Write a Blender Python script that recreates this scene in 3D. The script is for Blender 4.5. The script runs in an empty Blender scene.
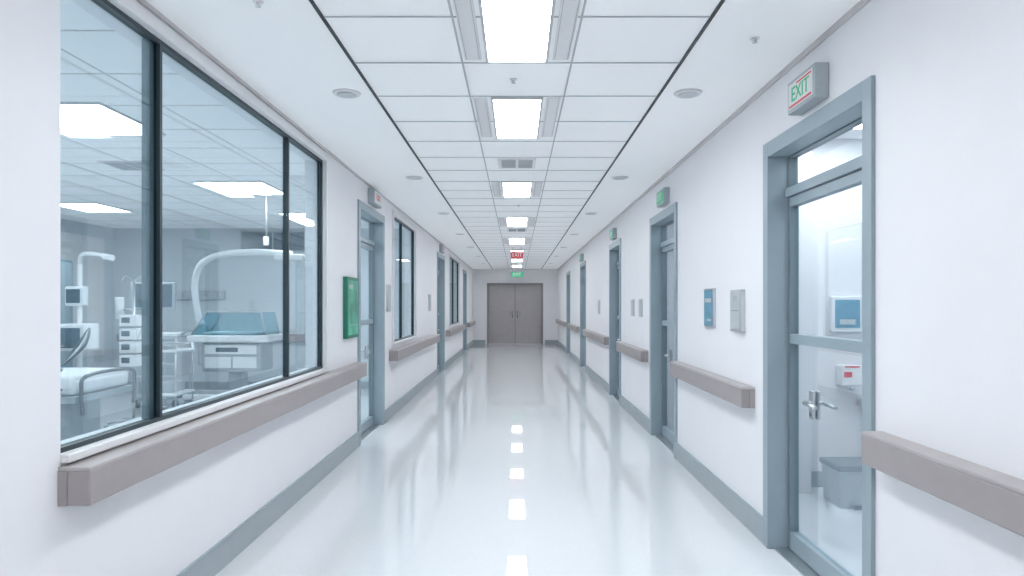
import bpy, bmesh, math, random
from mathutils import Vector, Matrix
random.seed(4)
sc=bpy.context.scene
try:
    sc.view_settings.view_transform='Standard'
except Exception: pass

# ---------------------------------------------------------------- materials
def mat(name,col,rough=0.5,metal=0.0,noise=0.0,nscale=20,emit=None,estr=0,spec=0.5,bump=0.0,coat=0.0):
    m=bpy.data.materials.new(name); m.use_nodes=True
    nt=m.node_tree; b=nt.nodes['Principled BSDF']
    b.inputs['Base Color'].default_value=(*col,1)
    b.inputs['Roughness'].default_value=rough
    b.inputs['Metallic'].default_value=metal
    b.inputs['Specular IOR Level'].default_value=spec
    b.inputs['Coat Weight'].default_value=coat
    b.inputs['Coat Roughness'].default_value=0.022
    if coat>0: b.inputs['Coat IOR'].default_value=1.6
    if noise>0 or bump>0:
        tc=nt.nodes.new('ShaderNodeTexCoord')
        n=nt.nodes.new('ShaderNodeTexNoise'); n.inputs['Scale'].default_value=nscale; n.inputs['Detail'].default_value=4
        nt.links.new(tc.outputs['Object'],n.inputs['Vector'])
        if noise>0:
            r=nt.nodes.new('ShaderNodeValToRGB')
            r.color_ramp.elements[0].position=0.35; r.color_ramp.elements[1].position=0.65
            r.color_ramp.elements[0].color=(*[c*(1-noise) for c in col],1)
            r.color_ramp.elements[1].color=(*[min(1,c*(1+noise)) for c in col],1)
            nt.links.new(n.outputs['Fac'],r.inputs['Fac']); nt.links.new(r.outputs['Color'],b.inputs['Base Color'])
        if bump>0:
            bp=nt.nodes.new('ShaderNodeBump'); bp.inputs['Strength'].default_value=bump; bp.inputs['Distance'].default_value=0.002
            nt.links.new(n.outputs['Fac'],bp.inputs['Height']); nt.links.new(bp.outputs['Normal'],b.inputs['Normal'])
    if emit:
        b.inputs['Emission Color'].default_value=(*emit,1); b.inputs['Emission Strength'].default_value=estr
    return m
def glass(name,tint,refl=0.6):
    m=bpy.data.materials.new(name); m.use_nodes=True
    nt=m.node_tree; nt.nodes.remove(nt.nodes['Principled BSDF'])
    out=nt.nodes['Material Output']
    t=nt.nodes.new('ShaderNodeBsdfTransparent'); t.inputs['Color'].default_value=(*tint,1)
    g=nt.nodes.new('ShaderNodeBsdfGlossy'); g.inputs['Roughness'].default_value=0.0; g.inputs['Color'].default_value=(.9,.95,1,1)
    f=nt.nodes.new('ShaderNodeFresnel'); f.inputs['IOR'].default_value=1.45
    mu=nt.nodes.new('ShaderNodeMath'); mu.operation='MULTIPLY'; mu.inputs[1].default_value=refl
    mx=nt.nodes.new('ShaderNodeMixShader')
    nt.links.new(f.outputs['Fac'],mu.inputs[0]); nt.links.new(mu.outputs[0],mx.inputs['Fac'])
    nt.links.new(t.outputs[0],mx.inputs[1]); nt.links.new(g.outputs[0],mx.inputs[2]); nt.links.new(mx.outputs[0],out.inputs['Surface'])
    return m

M_wall=mat('wall_paint',(.85,.845,.87),.55,noise=.008,nscale=3)
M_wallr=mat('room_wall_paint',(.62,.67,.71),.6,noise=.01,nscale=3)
M_ceil=mat('ceiling_paint_fill_glow',(.88,.89,.905),.8,noise=.01,nscale=3,emit=(.94,.975,1),estr=.12)  # whole ceiling glows faintly, added as ambient fill
M_grid=mat('t_bar',(.50,.52,.54),.5)
M_track=mat('dark_track',(.03,.033,.038),.5)
M_floor=mat('vinyl_floor',(.76,.78,.805),.45,noise=.05,nscale=160,spec=.15,coat=1.0)
M_blue=mat('blue_grey_steel',(.31,.385,.43),.38,noise=.02,nscale=8)
M_blue2=mat('blue_grey_dark',(.18,.24,.27),.38,noise=.02,nscale=8)
M_base=mat('baseboard_vinyl',(.36,.405,.435),.4,noise=.02,nscale=8)
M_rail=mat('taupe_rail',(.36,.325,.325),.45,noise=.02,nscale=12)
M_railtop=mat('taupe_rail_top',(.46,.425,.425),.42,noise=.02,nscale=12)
M_dark=mat('dark_frame',(.03,.048,.058),.35)
M_trim=mat('white_trim',(.80,.79,.80),.4,noise=.01)
M_trimp=mat('warm_trim',(.62,.59,.59),.4,noise=.01)
M_taupe=mat('taupe_door',(.40,.375,.385),.45,noise=.03,nscale=5)
M_taupe2=mat('taupe_door_frame',(.28,.265,.27),.45,noise=.02)
M_steel=mat('brushed_steel',(.6,.62,.64),.28,metal=.9,noise=.03,nscale=60)
M_dsteel=mat('dark_steel',(.22,.24,.26),.35,metal=.6,noise=.03)
M_white=mat('white_plastic',(.84,.86,.88),.35,noise=.01)
M_lgrey=mat('light_grey_plastic',(.42,.47,.50),.4,noise=.02)
M_arm=mat('arm_enamel',(.86,.88,.90),.35,noise=.02)
M_grille=mat('grille_grey',(.36,.38,.40),.5,noise=.02)
M_grey=mat('grey_plastic',(.18,.22,.25),.45,noise=.02)
M_sheet=mat('bed_sheet',(.84,.87,.90),.9,noise=.04,nscale=12,bump=.3)
M_bluecl=mat('blue_blanket',(.12,.28,.42),.9,noise=.08,nscale=15,bump=.3)
M_teal=mat('teal_panel',(.13,.22,.27),.4,noise=.03)
M_screen=mat('screen_blue',(.08,.22,.32),.15,emit=(.12,.35,.5),estr=.2,noise=.2,nscale=14)
M_screeng=mat('screen_grey',(.11,.16,.20),.15,noise=.1,nscale=6)
M_panelf=mat('panel_face',(.50,.54,.57),.3,noise=.06,nscale=8)
M_green=mat('green_notice',(.07,.42,.28),.3,noise=.45,nscale=5)
M_greend=mat('green_edge',(.02,.19,.12),.4)
M_greens=mat('green_sign',(.02,.36,.17),.3,emit=(.03,.6,.3),estr=.2)
M_red=mat('red_sign',(.60,.03,.05),.35,emit=(.8,.05,.08),estr=.12)
M_signw=mat('sign_white',(.8,.8,.8),.4)
M_light=mat('light_panel',(1,1,1),.5,emit=(.94,.975,1.0),estr=21)
M_lightr=mat('room_light_panel',(1,1,1),.5,emit=(.95,.98,1.0),estr=21)
M_lightd=mat('side_room_light_panel',(1,1,1),.5,emit=(.95,.98,1.0),estr=20)
M_slot=mat('slot_grey',(.60,.62,.64),.5,noise=.05,nscale=30)
M_glassw=glass('window_glass',(.81,.865,.885),.25)
M_glassd=glass('door_glass',(.91,.95,.965),.3)
M_hood=glass('hood_acrylic',(.68,.86,.90),1.0)

# ---------------------------------------------------------------- mesh builder
class B:
    def __init__(s,name):
        s.n=name; s.bm=bmesh.new(); s.m=[]
    def mi(s,m):
        if m not in s.m: s.m.append(m)
        return s.m.index(m)
    def box(s,x0,x1,y0,y1,z0,z1,m,bev=0,rot=None):
        x0,x1=min(x0,x1),max(x0,x1); y0,y1=min(y0,y1),max(y0,y1); z0,z1=min(z0,z1),max(z0,z1)
        c=Vector(((x0+x1)/2,(y0+y1)/2,(z0+z1)/2))
        mt=Matrix.Translation(c)
        if rot: mt=mt@rot
        mt=mt@Matrix.Diagonal((x1-x0,y1-y0,z1-z0,1))
        r=bmesh.ops.create_cube(s.bm,size=1,matrix=mt)
        vs=r['verts']; i=s.mi(m)
        fs=set(f for v in vs for f in v.link_faces)
        for f in fs: f.material_index=i
        if bev>0:
            es=list(set(e for v in vs for e in v.link_edges))
            rr=bmesh.ops.bevel(s.bm,geom=es,offset=bev,segments=3,profile=.5,affect='EDGES')
            for f in rr['faces']: f.material_index=i; f.smooth=True
        return s
    def cyl(s,p0,p1,r,m,r2=None,seg=20):
        p0=Vector(p0);p1=Vector(p1);d=p1-p0
        q=d.to_track_quat('Z','Y').to_matrix().to_4x4()
        mt=Matrix.Translation((p0+p1)/2)@q
        rr=bmesh.ops.create_cone(s.bm,cap_ends=True,segments=seg,radius1=r,radius2=r if r2 is None else r2,depth=d.length,matrix=mt)
        i=s.mi(m)
        for f in set(f for v in rr['verts'] for f in v.link_faces):
            f.material_index=i
            if len(f.verts)==4: f.smooth=True
        return s
    def sph(s,c,rad,m,seg=20):
        if not isinstance(rad,(tuple,list)): rad=(rad,)*3
        rr=bmesh.ops.create_uvsphere(s.bm,u_segments=seg,v_segments=seg//2,radius=1,matrix=Matrix.Translation(c)@Matrix.Diagonal((*rad,1)))
        i=s.mi(m)
        for f in set(f for v in rr['verts'] for f in v.link_faces): f.material_index=i; f.smooth=True
        return s
    def tube(s,pts,r,m,seg=10,sub=6,closed=False):
        P=[Vector(p) for p in pts]; n=len(P); Q=[]
        if n>2:
            for k in range(n-1):
                a=P[max(k-1,0)];b=P[k];c=P[k+1];d=P[min(k+2,n-1)]
                for j in range(sub):
                    t=j/sub
                    Q.append(.5*((2*b)+(c-a)*t+(2*a-5*b+4*c-d)*t*t+(3*b-a-3*c+d)*t**3))
            Q.append(P[-1])
        else: Q=P
        i=s.mi(m); rings=[]; up=None
        for k,p in enumerate(Q):
            t=(Q[min(k+1,len(Q)-1)]-Q[max(k-1,0)]).normalized()
            if up is None:
                up=Vector((0,0,1)) if abs(t.z)<.9 else Vector((0,1,0))
            u=(up-t*up.dot(t)).normalized(); w=t.cross(u); up=u
            rings.append([s.bm.verts.new(p+r*(math.cos(2*math.pi*a/seg)*u+math.sin(2*math.pi*a/seg)*w)) for a in range(seg)])
        for k in range(len(rings)-1):
            for a in range(seg):
                f=s.bm.faces.new((rings[k][a],rings[k][(a+1)%seg],rings[k+1][(a+1)%seg],rings[k+1][a])); f.material_index=i; f.smooth=True
        for R in (rings[0],rings[-1]):
            f=s.bm.faces.new(R); f.material_index=i
        return s
    def prism(s,prof,a0,a1,m,axis='Y'):
        i=s.mi(m)
        def P(u,z,a): return (u,a,z) if axis=='Y' else (a,u,z)
        A=[s.bm.verts.new(P(u,z,a0)) for u,z in prof]; C=[s.bm.verts.new(P(u,z,a1)) for u,z in prof]
        n=len(prof)
        for k in range(n):
            f=s.bm.faces.new((A[k],A[(k+1)%n],C[(k+1)%n],C[k])); f.material_index=i
        f=s.bm.faces.new(A); f.material_index=i
        f=s.bm.faces.new(C); f.material_index=i
        return s
    def done(s,parent=None):
        bmesh.ops.recalc_face_normals(s.bm,faces=s.bm.faces)
        vs=[v.co for v in s.bm.verts]
        lo=Vector((min(v.x for v in vs),min(v.y for v in vs),min(v.z for v in vs)))
        hi=Vector((max(v.x for v in vs),max(v.y for v in vs),max(v.z for v in vs)))
        o=Vector(((lo.x+hi.x)/2,(lo.y+hi.y)/2,lo.z))
        bmesh.ops.translate(s.bm,verts=s.bm.verts,vec=-o)
        me=bpy.data.meshes.new(s.n); s.bm.to_mesh(me); s.bm.free()
        for m in s.m: me.materials.append(m)
        ob=bpy.data.objects.new(s.n,me); ob.location=o
        sc.collection.objects.link(ob)
        if parent:
            ob.parent=parent; ob.matrix_parent_inverse=Matrix.Translation(parent.location).inverted()
        return ob

def text(parent,body,loc,size,m,face):
    cu=bpy.data.curves.new('lettering','FONT'); cu.body=body; cu.size=size; cu.extrude=.001
    cu.align_x='CENTER'; cu.align_y='CENTER'
    to=bpy.data.objects.new('tmp',cu); sc.collection.objects.link(to)
    bpy.context.view_layer.update()
    me=bpy.data.meshes.new_from_object(to.evaluated_get(bpy.context.evaluated_depsgraph_get()))
    bpy.data.objects.remove(to)
    me.materials.clear(); me.materials.append(m)
    ob=bpy.data.objects.new('lettering',me)
    ax={'L':((0,1,0),(0,0,1),(1,0,0)),'R':((0,-1,0),(0,0,1),(-1,0,0)),'F':((1,0,0),(0,0,1),(0,-1,0))}[face]
    R=Matrix(ax).transposed().to_4x4()
    sc.collection.objects.link(ob)
    ob.parent=parent
    ob.matrix_local=Matrix.Translation(Vector(loc)-parent.location)@R

# ---------------------------------------------------------------- layout
XR=1.465; XL=-1.585; T=.16; H=2.70; Y0=-3.0; YE=24.6
RX=4.2   # outer side of right rooms
LX=-6.8  # outer side of left rooms
rdoors=[(2.79,4.02,2.35),(6.23,7.46,2.35),(9.6,10.75,2.35),(14.5,15.7,2.35),(18.8,20.0,2.35)]
ldoors=[(6.78,8.10,2.46),(13.5,14.85,2.46),(20.0,21.3,2.46)]
lwins=[(2.37,5.62,.89,2.60,[3.07,4.79]),(8.70,10.6,.93,2.56,[9.5]),(15.9,18.6,.93,2.56,[17.2])]

def wall_y(name,xa,xb,ya,yb,ops,m):
    b=B(name); y=ya
    for (a,c,z0,z1) in sorted(ops):
        b.box(xa,xb,y,a,0,H,m)
        if z0>0: b.box(xa,xb,a,c,0,z0,m)
        if z1<H: b.box(xa,xb,a,c,z1,H,m)
        y=c
    b.box(xa,xb,y,yb,0,H,m)
    return b.done()
wall_y('wall_right',XR,XR+T,Y0,YE,[(a,c,0,z) for a,c,z in rdoors],M_wall)
wall_y('wall_left',XL-T,XL,Y0,YE,[(a,c,0,z) for a,c,z in ldoors]+[(a,c,z0,z1) for a,c,z0,z1,_ in lwins],M_wall)
B('floor').box(LX-.2,RX+.2,Y0-.2,YE+.4,-.12,0,M_floor).done()
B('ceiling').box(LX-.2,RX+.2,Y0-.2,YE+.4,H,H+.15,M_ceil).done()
B('wall_back').box(LX-.2,RX+.2,Y0-.2,Y0,0,H,M_wall).done()
DX0,DX1,DZ=-1.08,.94,2.2
b=B('wall_end'); b.box(LX-.2,DX0,YE,YE+.2,0,H,M_wall); b.box(DX1,RX+.2,YE,YE+.2,0,H,M_wall); b.box(DX0,DX1,YE,YE+.2,DZ,H,M_wall); b.done()
B('wall_outer_left').box(LX-.2,LX,Y0,YE,0,H,M_wallr).done()
B('wall_outer_right').box(RX,RX+.2,Y0,YE,0,H,M_wall).done()
for y in (1.0,11.5,19.3):
    B('wall_partition_left').box(LX,XL-T,y,y+.12,0,H,M_wallr).done()
for y in (1.4,5.3,8.5,12.5,17.2):
    B('wall_partition_right').box(XR+T,RX,y,y+.12,0,H,M_wall).done()

# ---------------------------------------------------------------- ceiling grid
b=B('trim_ceiling_grid')
CX=.87
for x in (-.29,.29): b.box(x-.005,x+.005,Y0,YE,H-.004,H-.0005,M_grid)
rows=[3.05+.58*k for k in range(-10,38)]
for y in rows:
    if Y0<y<YE: b.box(-CX,CX,y-.005,y+.005,H-.0045,H-.001,M_grid)
b.done()
b=B('trim_ceiling_track')
for x in (-CX,CX): b.box(x-.008,x+.008,Y0,YE,H-.007,H-.0005,M_track)
b.done()
b=B('trim_ceiling_cornice'); b.box(XR-.012,XR,Y0,YE,H-.03,H,M_trimp); b.box(XL,XL+.012,Y0,YE,H-.02,H,M_trimp); b.done()
b=B('trim_room_ceiling_grid')
for k in range(9): b.box(LX+.3+.6*k,LX+.31+.6*k,1.12,11.5,H-.003,H-.0005,M_slot)
for k in range(17): b.box(LX,XL-T,1.4+.6*k,1.41+.6*k,H-.0035,H-.001,M_slot)
b.done()

# lights
def ceil_light(x0,x1,y0,y1,m,slots=False):
    b=B('ceiling_light')
    b.box(x0,x1,y0,y1,H-.010,H-.004,m)
    fw=.014
    for (a,c,d,e) in ((x0-fw,x0,y0-fw,y1+fw),(x1,x1+fw,y0-fw,y1+fw),(x0,x1,y0-fw,y0),(x0,x1,y1,y1+fw)):
        b.box(a,c,d,e,H-.016,H,M_slot)
    if slots:
        for s in (-1,1):
            b.box(s*.185,s*.272,y0,y1,H-.006,H,M_trim)
            for q in (.195,.262): b.box(s*q,s*(q+.003),y0+.02,y1-.02,H-.009,H-.006,M_grid)
    b.done()
for (a,c,sl) in [(-2.2,-1.1,1),(.2,1.3,1),(2.5,3.58,1),(4.24,5.22,1),(7.13,8.1,1),(10.0,11.1,1),(13.1,14.3,1),(16.0,17.0,0),(19.1,20.1,0),(22,23,0)]:
    ceil_light(-.148,.148,a,c,M_light,sl)
for y in (1.7,4.35,7.1,9.5): ceil_light(-3.32,-2.66,y,y+.78,M_lightr)
for y in (2.6,5.5,8.6): ceil_light(-5.9,-5.3,y,y+.78,M_lightr)  # extra panel row, added to brighten the dark equipment room
for y in (13,16.5,21.5): ceil_light(-4,-3.3,y,y+.8,M_lightr)
for y in (2.6,4.35,6.6,10.0,14.6,19): ceil_light(2.15,2.65,y,y+.6,M_lightd)

# vents
def vent(x0,x1,y0,y1):
    b=B('air_vent'); b.box(x0,x1,y0,y1,H-.012,H,M_trim)
    n=7
    for k in range(n):
        y=y0+.03+(y1-y0-.06)*k/n
        b.box(x0+.03,(x0+x1)/2-.012,y,y+(y1-y0)/n*.4,H-.015,H-.011,M_grille)
        b.box((x0+x1)/2+.012,x1-.03,y,y+(y1-y0)/n*.4,H-.015,H-.011,M_grille)
    b.done()
vent(-.17,.17,6.0,6.4); vent(-.17,.17,11.5,11.9); vent(.52,.80,2.62,2.80); vent(-3.75,-3.35,6.1,6.5)
# ceiling speakers and sprinklers
for y in (1.5,4.15,6.9,9.6,12.4,15.2,18,21):
    for x in (-1.035,1.04):
        b=B('ceiling_speaker'); b.cyl((x,y,H),(x,y,H-.012),.085,M_trim,.078,28); b.cyl((x,y,H-.012),(x,y,H-.015),.062,M_slot,.058,28)
        b.done()
for (x,y) in ((-.02,3.9),(.02,8.8),(1.15,3.3),(-1.1,2.9)):
    b=B('fire_sprinkler'); b.cyl((x,y,H),(x,y,H-.006),.022,M_trim); b.cyl((x,y,H-.006),(x,y,H-.02),.006,M_trim); b.cyl((x,y,H-.02),(x,y,H-.023),.012,M_slot); b.done()

# ---------------------------------------------------------------- baseboards
def base(name,X,s,segs):
    b=B(name)
    for a,c in segs:
        b.box(X,X-s*.014,a,c,0,.145,M_base); b.box(X,X-s*.018,a,c,.145,.152,M_blue)
    b.done()
def gaps(ops,ya,yb):
    r=[];y=ya
    for a,c in sorted(ops): r.append((y,a));y=c
    r.append((y,yb)); return r
base('baseboard_right',XR,1,gaps([(a,c) for a,c,_ in rdoors],Y0,YE))
base('baseboard_left',XL,-1,gaps([(a,c) for a,c,_ in ldoors],Y0,YE))
b=B('baseboard_end'); b.box(XL,DX0-.06,YE-.014,YE,0,.15,M_base); b.box(DX1+.06,XR,YE-.014,YE,0,.15,M_base); b.done()
b=B('baseboard_room')
b.box(LX,XL-T,11.486,11.5,0,.12,M_base); b.box(LX,LX+.014,1.12,11.5,0,.12,M_base)
b.box(XR+T,RX,5.286,5.3,0,.12,M_base); b.done()

# ---------------------------------------------------------------- hand rails
def handrail(X,s,a,c,z0,z1,d):
    b=B('handrail')
    xf=X-s*d
    b.box(X-s*.03,xf,a,c,z0,z1-.012,M_rail,bev=.008)
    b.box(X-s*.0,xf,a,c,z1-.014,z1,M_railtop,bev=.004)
    b.box(X,X-s*.032,a,c,z0,z1-.014,M_rail)
    b.done()
for a,c in [(-2.9,2.74),(4.20,6.18),(7.6,9.5),(10.85,14.3),(15.85,18.6),(20.2,24.3)]:
    handrail(XR,1,a,c,.775,.905,.085)
for a,c in [(2.355,6.70),(8.45,13.1),(15.1,19.7),(21.5,24.3)]:
    handrail(XL,-1,a,c,.715,.85,.112)

# ---------------------------------------------------------------- doors
dn=[0]
def door(s,X,ya,yb,zt,handle_far=True):
    dn[0]+=1
    b=B('door_%d'%dn[0])
    fx=X-s*.018; bx=X+s*T
    jw=.075
    b.box(fx,bx,ya,ya+jw,0,zt,M_blue,bev=.003); b.box(fx,bx,yb-jw,yb,0,zt,M_blue,bev=.003)
    b.box(fx,bx,ya+jw,yb-jw,zt-.085,zt,M_blue,bev=.003)
    x1=X+s*.10; x2=X+s*.15
    zt2=2.03 if zt<2.4 else 2.10
    a=ya+jw; c=yb-jw
    b.box(X+s*.085,bx,a,c,zt2,zt2+.05,M_blue,bev=.003)
    xm=(x1+x2)/2
    b.box(xm-.004,xm+.004,a,c,zt2+.05,zt-.085,M_glassd)
    for (p,q,z0,z1) in ((a,c,zt2+.05,zt2+.058),(a,c,zt-.093,zt-.085),(a,a+.01,zt2+.058,zt-.093),(c-.01,c,zt2+.058,zt-.093)):
        b.box(x1,x2,p,q,z0,z1,M_blue2)
    st=.03; g=.004
    a+=g; c-=g; z0=.012; z1=zt2-.006
    b.box(x1,x2,a,a+st,z0,z1,M_blue2,bev=.002); b.box(x1,x2,c-st,c,z0,z1,M_blue2,bev=.002)
    b.box(x1,x2,a+st,c-st,z1-.05,z1,M_blue,bev=.002); b.box(x1,x2,a+st,c-st,z0,z0+.10,M_blue,bev=.002)
    b.box(x1,x2,a+st,c-st,1.19,1.245,M_blue,bev=.002)
    b.box(xm-.004,xm+.004,a+st,c-st,z0+.1,1.19,M_glassd); b.box(xm-.004,xm+.004,a+st,c-st,1.245,z1-.05,M_glassd)
    hy=c-st-.26 if handle_far else a+st+.26
    d=-1 if handle_far else 1
    for xs,q in ((xm-s*.005,-s),(xm+s*.005,s)):
        b.box(xs,xs+q*.014,hy-.025,hy+.025,.80,.95,M_steel,bev=.003)
        b.cyl((xs,hy,.885),(xs+q*.05,hy,.885),.012,M_steel)
        b.cyl((xs+q*.045,hy-d*.01,.885),(xs+q*.045,hy+d*.13,.878),.010,M_steel)
        b.cyl((xs,hy,.825),(xs+q*.018,hy,.825),.012,M_dsteel)
    b.box(X+s*.02,bx,a,c,0,.008,M_steel)
    for hz in (.25,1.05,1.8):
        yy=a if handle_far else c
        b.cyl((x1-s*.006,yy,hz),(x1-s*.006,yy,hz+.09),.008,M_steel)
    b.done()
for a,c,z in rdoors: door(1,XR,a,c,z)
for a,c,z in ldoors: door(-1,XL,a,c,z)

# double door at the end
b=B('door_9')
b.box(DX0,DX0+.07,YE-.03,YE+.15,0,DZ,M_taupe2,bev=.004); b.box(DX1-.07,DX1,YE-.03,YE+.15,0,DZ,M_taupe2,bev=.004); b.box(DX0+.07,DX1-.07,YE-.03,YE+.15,DZ-.07,DZ,M_taupe2,bev=.004)
mid=(DX0+DX1)/2
for a,c in ((DX0+.074,mid-.006),(mid+.006,DX1-.074)):
    b.box(a,c,YE+.03,YE+.08,.01,DZ-.074,M_taupe,bev=.004)
b.box(mid-.006,mid+.006,YE+.05,YE+.08,.01,DZ-.074,M_dark)
for s in (-1,1):
    b.cyl((mid+s*.09,YE-.03,.95),(mid+s*.09,YE-.03,1.2),.018,M_dsteel)
    for z in (.97,1.18): b.cyl((mid+s*.09,YE-.03,z),(mid+s*.09,YE+.03,z),.01,M_dsteel)
    b.box(mid+s*.16,mid+s*.19,YE+.024,YE+.03,1.0,1.2,M_taupe2)
b.done()

# ---------------------------------------------------------------- windows
wn=[0]
def window(ya,yb,z0,z1,mulls):
    wn[0]+=1
    b=B('window_%d'%wn[0]); X=XL
    xg0,xg1=X-.055,X-.015
    fw=.018
    b.box(xg0,xg1,ya,yb,z0,z0+fw,M_dark); b.box(xg0,xg1,ya,yb,z1-fw,z1,M_dark)
    b.box(xg0,xg1,ya,ya+fw*.5,z0+fw,z1-fw,M_dark); b.box(xg0,xg1,yb-fw,yb,z0+fw,z1-fw,M_dark)
    ys=[ya+fw*.5]+mulls+[yb-fw]
    for k,m in enumerate(mulls):
        b.box(xg0,xg1,m-.010,m+.010,z0+fw,z1-fw,M_dark)
        if k==0 and wn[0]==1: b.box(xg0-.01,xg0+.012,m-.07,m-.010,z0+fw,z1-fw,M_blue2)
    xm=(xg0+xg1)/2
    for k in range(len(ys)-1):
        b.box(xm-.004,xm+.004,ys[k]+(.010 if k else 0),ys[k+1]-(.010 if k<len(ys)-2 else 0),z0+fw,z1-fw,M_glassw)
    b.done()
    t=B('trim_%d'%wn[0]); cw=.055
    ys_=ya if wn[0]==1 else ya-cw*.5
    t.box(X,X+.022,ys_,yb+cw,z1,z1+cw,M_trim,bev=.004)
    if wn[0]>1: t.box(X,X+.022,ya-cw*.5,ya,z0,z1,M_trim,bev=.004)
    t.box(X,X+.022,yb,yb+cw,z0,z1,M_trim,bev=.004)
    t.box(X,X+.03,ya,yb+cw,z0-.03,z0,M_trim,bev=.005)
    t.box(X,X+.006,ys_,yb+cw,z1+cw,z1+cw+.006,M_trimp)
    t.done()
for a,c,z0,z1,m in lwins: window(a,c,z0,z1,m)

# ---------------------------------------------------------------- signs
def wall_sign(s,X,y0,y1,z0,z1,d,face,body,letm,body2=None):
    b=B('exit_sign'); xf=X-s*d
    b.box(X,xf,y0,y1,z0,z1,M_lgrey,bev=.006)
    b.box(xf,xf-s*.003,y0+.02,y1-.02,z0+.02,z1-.02,face)
    o=b.done()
    if body: text(o,body,(xf-s*.004,(y0+y1)/2,(z0+z1)/2),(z1-z0)*.62,letm,'R' if s>0 else 'L')
    return o
o=wall_sign(1,XR,3.20,3.52,2.385,2.55,.07,M_signw,'EXIT',M_greens)
b=B('arrow_stripe'); b.box(XR-.0745,XR-.0735,3.23,3.49,2.411,2.421,M_red); b.box(XR-.0745,XR-.0735,3.23,3.40,2.513,2.521,M_red); b.done(o)
wall_sign(1,XR,6.55,6.88,2.39,2.54,.06,M_greens,'EXIT',M_signw)
wall_sign(1,XR,10.0,10.35,2.39,2.54,.06,M_greens,'EXIT',M_signw)
wall_sign(1,XR,15.0,15.4,2.38,2.54,.06,M_greens,'EXIT',M_signw)
wall_sign(-1,XL,7.25,7.65,2.49,2.65,.07,M_signw,'EXIT',M_red)
wall_sign(-1,XL,13.9,14.3,2.49,2.65,.07,M_signw,'EXIT',M_red)
b=B('hanging_exit_sign'); b.box(-.14,.14,15.2,15.24,2.45,2.60,M_red,bev=.004)
for x in (-.1,.1): b.cyl((x,15.22,2.6),(x,15.22,H),.006,M_steel)
o=b.done(); text(o,'EXIT',(0,15.196,2.525),.11,M_signw,'F')
b=B('hanging_exit_sign'); b.box(-.21,.21,23.6,23.64,2.38,2.55,M_greens,bev=.004)
for x in (-.15,.15): b.cyl((x,23.62,2.55),(x,23.62,H),.006,M_steel)
o=b.done(); text(o,'EXIT',(0,23.596,2.465),.13,M_signw,'F')

def panel(name,s,X,y0,y1,z0,z1,d,fr,face,fw=.014):
    b=B(name); xf=X-s*d
    b.box(X,xf,y0,y1,z0,z1,fr,bev=.003)
    b.box(xf,xf-s*.002,y0+fw,y1-fw,z0+fw,z1-fw,face)
    return b
b=panel('notice_board',-1,XL,6.22,6.66,1.10,1.67,.04,M_greend,M_green,.03)
b.box(XL+.042,XL+.043,6.28,6.42,1.56,1.60,M_panelf); b.box(XL+.042,XL+.043,6.28,6.58,1.22,1.225,M_panelf); b.done()
b=panel('wall_control_panel',1,XR,5.03,5.28,1.24,1.535,.02,M_steel,M_screen)
b.box(XR-.022,XR-.024,5.07,5.24,1.43,1.46,M_panelf); b.box(XR-.022,XR-.024,5.07,5.18,1.29,1.305,M_panelf); b.done()
b=panel('paper_towel_dispenser',1,XR,4.38,4.60,1.235,1.51,.03,M_steel,M_panelf)
b.box(XR-.032,XR-.034,4.42,4.56,1.37,1.375,M_grey); b.box(XR-.032,XR-.036,4.46,4.52,1.44,1.47,M_lgrey); b.done()
panel('notice_frame',1,XR,7.95,8.15,1.27,1.48,.015,M_steel,M_panelf).done()
panel('notice_frame',1,XR,8.5,8.7,1.27,1.48,.015,M_steel,M_panelf).done()
panel('notice_frame',1,XR,12.0,12.25,1.25,1.5,.015,M_steel,M_panelf).done()
panel('notice_frame',-1,XL,8.28,8.52,1.33,1.66,.015,M_steel,M_panelf).done()
panel('notice_frame',-1,XL,12.2,12.5,1.3,1.6,.015,M_steel,M_panelf).done()

# ---------------------------------------------------------------- helper: castor
def castor(b,x,y,r=.05):
    b.cyl((x-.018,y,r),(x+.018,y,r),r,M_grey,seg=18); b.cyl((x-.02,y,r),(x+.02,y,r),r*.5,M_lgrey)
    b.box(x-.024,x+.024,y-.02,y+.02,r*1.2,r*2.2,M_steel,bev=.004)

# hospital bed
b=B('hospital_bed'); x0,x1,y0,y1=-5.65,-3.58,5.55,6.45
b.box(x0+.05,x1-.05,y0+.05,y1-.05,.66,.80,M_sheet,bev=.04)
b.box(x0+.08,x1-.03,y0+.03,y1-.03,.60,.66,M_lgrey,bev=.01)
b.box(x0+.12,x0+.5,y0+.18,y1-.18,.79,.90,M_sheet,bev=.05)
b.box(x1-1.1,x1-.06,y0+.035,y1-.035,.70,.825,M_sheet,bev=.03)
b.box(x1-.95,x1-.65,y0+.02,y1-.02,.55,.835,M_bluecl,bev=.02)
for x in (x0+.3,x1-.3): b.box(x-.04,x+.04,y0+.15,y1-.15,.2,.6,M_lgrey,bev=.01)
for yy in (y0+.12,y1-.12): b.box(x0+.12,x1-.12,yy-.03,yy+.03,.14,.22,M_lgrey,bev=.01)
for x in (x0+.15,x1-.15):
    for yy in (y0+.12,y1-.12): castor(b,x,yy,.065)
for x,dz in ((x0,.1),(x1,-.10)):
    b.tube([(x,y0+.08,.5),(x,y0+.06,.8+dz),(x,y0+.14,.92+dz),(x,y1-.14,.92+dz),(x,y1-.06,.8+dz),(x,y1-.08,.5)],.016,M_dsteel)
b.box(x0-.012,x0+.012,y0+.12,y1-.12,.62,.98,M_white,bev=.01)
for z in (.72,.88):
    b.cyl((x1-1.3,y0,z),(x1-.12,y0,z),.011,M_dsteel)
for k in range(7): b.cyl((x1-1.3+.19*k,y0,.6),(x1-1.3+.19*k,y0,.88),.009,M_dsteel)
b.done()

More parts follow.
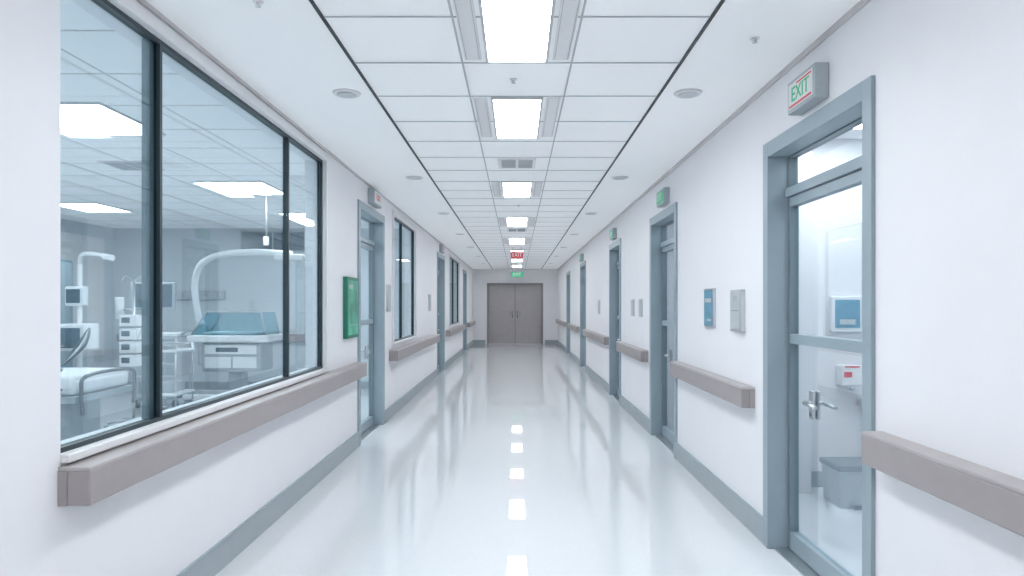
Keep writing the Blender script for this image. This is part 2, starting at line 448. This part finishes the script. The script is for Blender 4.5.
# ventilator
b=B('ventilator'); x,y=-4.45,6.95
for a in range(5):
    c=math.cos(a*1.2566+.3)*.28; s_=math.sin(a*1.2566+.3)*.28
    b.cyl((x,y,.12),(x+c,y+s_,.09),.018,M_steel); castor(b,x+c,y+s_,.04)
b.cyl((x,y,.1),(x,y,1.83),.022,M_arm)
b.box(x-.16,x+.12,y-.14,y+.14,.95,1.22,M_white,bev=.02); b.box(x-.13,x+.09,y-.145,y-.139,.98,1.18,M_screeng)
b.box(x-.12,x+.06,y-.06,y+.05,1.40,1.60,M_white,bev=.02); b.box(x-.10,x+.04,y-.066,y-.06,1.43,1.57,M_screeng)
b.tube([(x,y,1.80),(x+.02,y-.02,1.9),(x+.12,y-.05,1.93),(x+.34,y-.1,1.90)],.018,M_arm)
b.cyl((x+.30,y-.1,1.90),(x+.40,y-.1,1.88),.03,M_arm)
for k in range(3):
    b.tube([(x-.1+.04*k,y-.16,1.0),(x-.3+.03*k,y-.22,1.12-.03*k),(x-.40+.04*k,y-.25,.9),(x-.28+.03*k,y-.25,.72-.03*k),(x-.05,y-.22,.80),(x+.08+.04*k,y-.18,1.0),(x+.2,y-.16,1.18)],.012,M_arm if k%2 else M_grey,seg=8)
b.done()
# infusion stand with pumps
b=B('infusion_pump_stand'); x,y=-4.35,7.75
for a in range(5):
    c=math.cos(a*1.2566)*.26; s_=math.sin(a*1.2566)*.26
    b.cyl((x,y,.12),(x+c,y+s_,.09),.014,M_steel); castor(b,x+c,y+s_,.035)
b.cyl((x,y,.1),(x,y,1.7),.014,M_steel)
for k in range(4): b.box(x-.10,x+.10,y-.12,y+.02,.72+.15*k,.85+.15*k,M_arm,bev=.012); b.box(x-.07,x+.02,y-.126,y-.12,.76+.15*k,.82+.15*k,M_screeng)
b.tube([(x,y,1.68),(x-.1,y,1.74),(x-.14,y,1.68)],.007,M_steel); b.tube([(x,y,1.68),(x+.1,y,1.74),(x+.14,y,1.68)],.007,M_steel)
b.box(x+.09,x+.19,y-.015,y+.015,1.42,1.64,M_hood,bev=.012)
b.tube([(x+.14,y,1.42),(x+.16,y-.1,1.2),(x+.11,y-.14,1.0)],.004,M_lgrey,seg=6)
b.cyl((x-.16,y,1.25),(x-.16,y,1.50),.045,M_white); b.cyl((x-.16,y,1.36),(x,y,1.36),.01,M_steel)
b.done()
# tall cabinet
b=B('supply_cabinet'); b.box(LX+.02,LX+.55,8.7,9.6,.08,2.03,M_teal,bev=.01); b.box(LX+.04,LX+.5,8.75,9.55,0,.08,M_dark)
b.box(LX+.55,LX+.57,8.72,9.14,.12,2.0,M_blue,bev=.004); b.box(LX+.55,LX+.57,9.16,9.58,.12,2.0,M_blue,bev=.004)
for yy in (9.1,9.2): b.cyl((LX+.59,yy,1.0),(LX+.59,yy,1.2),.008,M_steel)
b.done()
# monitor cart
b=B('medical_monitor_cart'); x0,x1,y0,y1=-5.28,-4.62,9.3,9.85
b.box(x0,x1,y0,y1,.98,1.03,M_white,bev=.015); b.box(x0+.03,x1-.03,y0+.03,y1,.42,.98,M_white,bev=.02)
for k in range(3):
    b.box(x0+.05,x1-.05,y0+.015,y0+.03,.45+.175*k,.60+.175*k,M_lgrey,bev=.006); b.cyl((x0+.2,y0,.56+.175*k),(x1-.2,y0,.56+.175*k),.008,M_steel)
b.box(x0+.02,x1-.02,y0+.02,y1-.02,.12,.18,M_lgrey,bev=.02)
for xx in (x0+.07,x1-.07):
    for yy in (y0+.07,y1-.07): castor(b,xx,yy,.055); b.cyl((xx,yy,.16),(xx,yy,.44),.016,M_steel)
b.cyl((-4.98,9.6,1.03),(-5.05,9.6,1.4),.025,M_steel)
b.box(-5.40,-4.77,9.52,9.58,1.34,1.73,M_lgrey,bev=.015); b.box(-5.36,-4.81,9.514,9.52,1.38,1.70,M_screeng)
b.tube([(x1,9.4,1.0),(x1+.1,9.35,1.05),(x1+.12,9.5,1.05),(x1,9.7,1.0)],.014,M_steel)
b.done()
# instrument trolley
b=B('instrument_trolley'); x0,x1,y0,y1=-4.62,-4.22,8.45,8.95
for z in (.28,.82): b.box(x0,x1,y0,y1,z,z+.03,M_white,bev=.008)
for xx in (x0+.02,x1-.02):
    for yy in (y0+.03,y1-.03): b.cyl((xx,yy,.1),(xx,yy,.92),.011,M_steel); castor(b,xx,yy,.04)
b.box(x0+.06,x0+.24,y0+.1,y0+.35,.85,.93,M_lgrey,bev=.01); b.box(x0+.08,x1-.08,y0+.08,y1-.1,.31,.44,M_panelf,bev=.01)
for yy in (y0+.03,y1-.03): b.cyl((x0+.02,yy,.91),(x1-.02,yy,.91),.009,M_steel)
b.done()
# infant warmer / incubator with arched arm
b=B('incubator'); y0,y1=9.25,9.85
b.tube([(-4.50,9.75,.55),(-4.52,9.75,1.06),(-4.56,9.7,1.45),(-4.55,9.65,1.75),(-4.42,9.6,2.0),(-4.12,9.58,2.12),(-3.64,9.56,2.15),(-3.15,9.55,2.12)],.045,M_arm,seg=14)
b.box(-3.35,-2.95,9.4,9.7,2.03,2.11,M_arm,bev=.02); b.box(-3.3,-3.0,9.44,9.66,2.02,2.03,M_signw)
b.prism([(-4.43,1.0),(-3.42,1.0),(-3.48,1.31),(-4.22,1.31)],y0+.03,y1-.03,M_hood)
for (p,q) in (((-4.43,1.0),(-4.22,1.31)),((-4.22,1.31),(-3.48,1.31)),((-3.48,1.31),(-3.42,1.0))):
    for yy in (y0+.03,y1-.03): b.cyl((p[0],yy,p[1]),(q[0],yy,q[1]),.012,M_lgrey,seg=10)
b.box(-4.48,-3.37,y0,y1,.90,1.0,M_white,bev=.025); b.box(-4.3,-3.6,y0+.1,y1-.1,1.0,1.04,M_sheet,bev=.015)
b.box(-4.3,-3.5,y0+.06,y1-.04,.5,.9,M_lgrey,bev=.03)
b.box(-4.25,-3.9,y0+.045,y0+.06,.55,.70,M_white,bev=.006); b.box(-3.87,-3.55,y0+.045,y0+.06,.55,.70,M_white,bev=.006)
b.box(-4.25,-3.55,y0+.045,y0+.06,.74,.86,M_white,bev=.006); b.box(-4.1,-3.8,y0+.04,y0+.045,.77,.83,M_screeng)
b.box(-4.0,-3.8,y0+.2,y1-.2,.18,.5,M_lgrey,bev=.02)
for yy in (y0+.06,y1-.06):
    b.box(-4.55,-3.4,yy-.04,yy+.04,.12,.19,M_white,bev=.02)
    for xx in (-4.5,-3.45): castor(b,xx,yy,.06)
b.box(-4.1,-3.7,y0+.06,y1-.06,.12,.19,M_white,bev=.02)
b.done()
# ceiling pendant pole
b=B('ceiling_pendant'); b.cyl((-2.9,7.9,H),(-2.9,7.9,H-.03),.05,M_arm); b.cyl((-2.9,7.9,H-.03),(-2.9,7.9,2.2),.008,M_grille); b.box(-2.93,-2.87,7.88,7.92,2.1,2.2,M_arm,bev=.01); b.done()
# far-wall clerestory & items
b=B('window_4'); b.box(-4.65,-3.55,11.47,11.499,2.30,2.66,M_lgrey); b.box(-4.62,-3.58,11.462,11.47,2.33,2.63,M_screeng); b.box(-4.11,-4.09,11.455,11.47,2.33,2.63,M_lgrey); b.done()
b=B('handrail'); b.box(-6.7,-3.1,11.42,11.47,.80,.92,M_rail,bev=.008); b.box(-6.6,-3.2,11.47,11.5,.83,.9,M_rail); b.done()
b=B('medical_gas_panel'); b.box(-5.9,-4.9,11.44,11.5,1.5,1.66,M_panelf,bev=.01)
for k in range(5): b.cyl((-5.8+.2*k,11.44,1.58),(-5.8+.2*k,11.41,1.58),.025,M_lgrey)
b.done()
b=B('notice_frame'); b.box(-3.4,-3.0,11.48,11.5,1.3,1.75,M_steel); b.box(-3.38,-3.02,11.474,11.48,1.32,1.73,M_panelf); b.done()
b=B('window_5'); b.box(LX,LX+.03,9.7,11.2,.6,2.5,M_trim); b.box(LX+.03,LX+.036,9.78,10.42,.68,2.42,M_signw); b.box(LX+.03,LX+.036,10.48,11.12,.68,2.42,M_signw); b.done()

# ---------------------------------------------------------------- right room (behind door 1)
b=B('wall_monitor'); b.box(2.42,2.66,5.25,5.30,1.20,1.48,M_white,bev=.012); b.box(2.445,2.635,5.244,5.25,1.235,1.45,M_screen); b.box(2.48,2.60,5.242,5.245,1.26,1.30,M_panelf); b.done()
b=B('soap_dispenser'); b.box(2.47,2.64,5.20,5.30,.79,.95,M_white,bev=.015); b.box(2.49,2.55,5.194,5.2,.86,.90,M_red); b.cyl((2.555,5.22,.79),(2.555,5.22,.76),.02,M_lgrey); b.box(2.5,2.61,5.2,5.205,.93,.945,M_red); b.done()
b=B('wash_basin'); b.box(2.62,3.15,4.85,5.3,.62,.72,M_white,bev=.04); b.sph((2.88,5.05,.62),(.2,.17,.12),M_white); b.cyl((2.88,5.15,.3),(2.88,5.15,.62),.05,M_white); b.cyl((2.88,5.15,.3),(2.88,5.3,.3),.04,M_white)
b.tube([(2.88,5.25,.72),(2.88,5.25,.88),(2.88,5.2,.93),(2.88,5.1,.9)],.014,M_steel); b.done()
b=B('waste_bin'); b.prism([(2.24,0),(2.50,0),(2.52,.26),(2.22,.26)],4.72,4.98,M_lgrey); b.box(2.21,2.53,4.70,5.0,.26,.30,M_grey,bev=.01); b.box(2.32,2.42,4.69,4.72,.0,.03,M_grey); b.done()
b=B('wall_column'); b.box(XR+T,2.20,5.1,5.3,0,H,M_wall,bev=.004); b.done()

# ---------------------------------------------------------------- world + camera
w=bpy.data.worlds.new('world'); sc.world=w; w.use_nodes=True
w.node_tree.nodes['Background'].inputs[0].default_value=(.8,.85,.9,1); w.node_tree.nodes['Background'].inputs[1].default_value=.5
cd=bpy.data.cameras.new('camera'); cam=bpy.data.objects.new('camera',cd); sc.collection.objects.link(cam)
cd.lens=24; cd.sensor_width=36; cd.clip_start=.05
cam.location=(0,0,1.41); cam.rotation_euler=(math.radians(90),0,0)
cd.shift_x=-5/1024; cd.shift_y=17/1024
sc.camera=cam
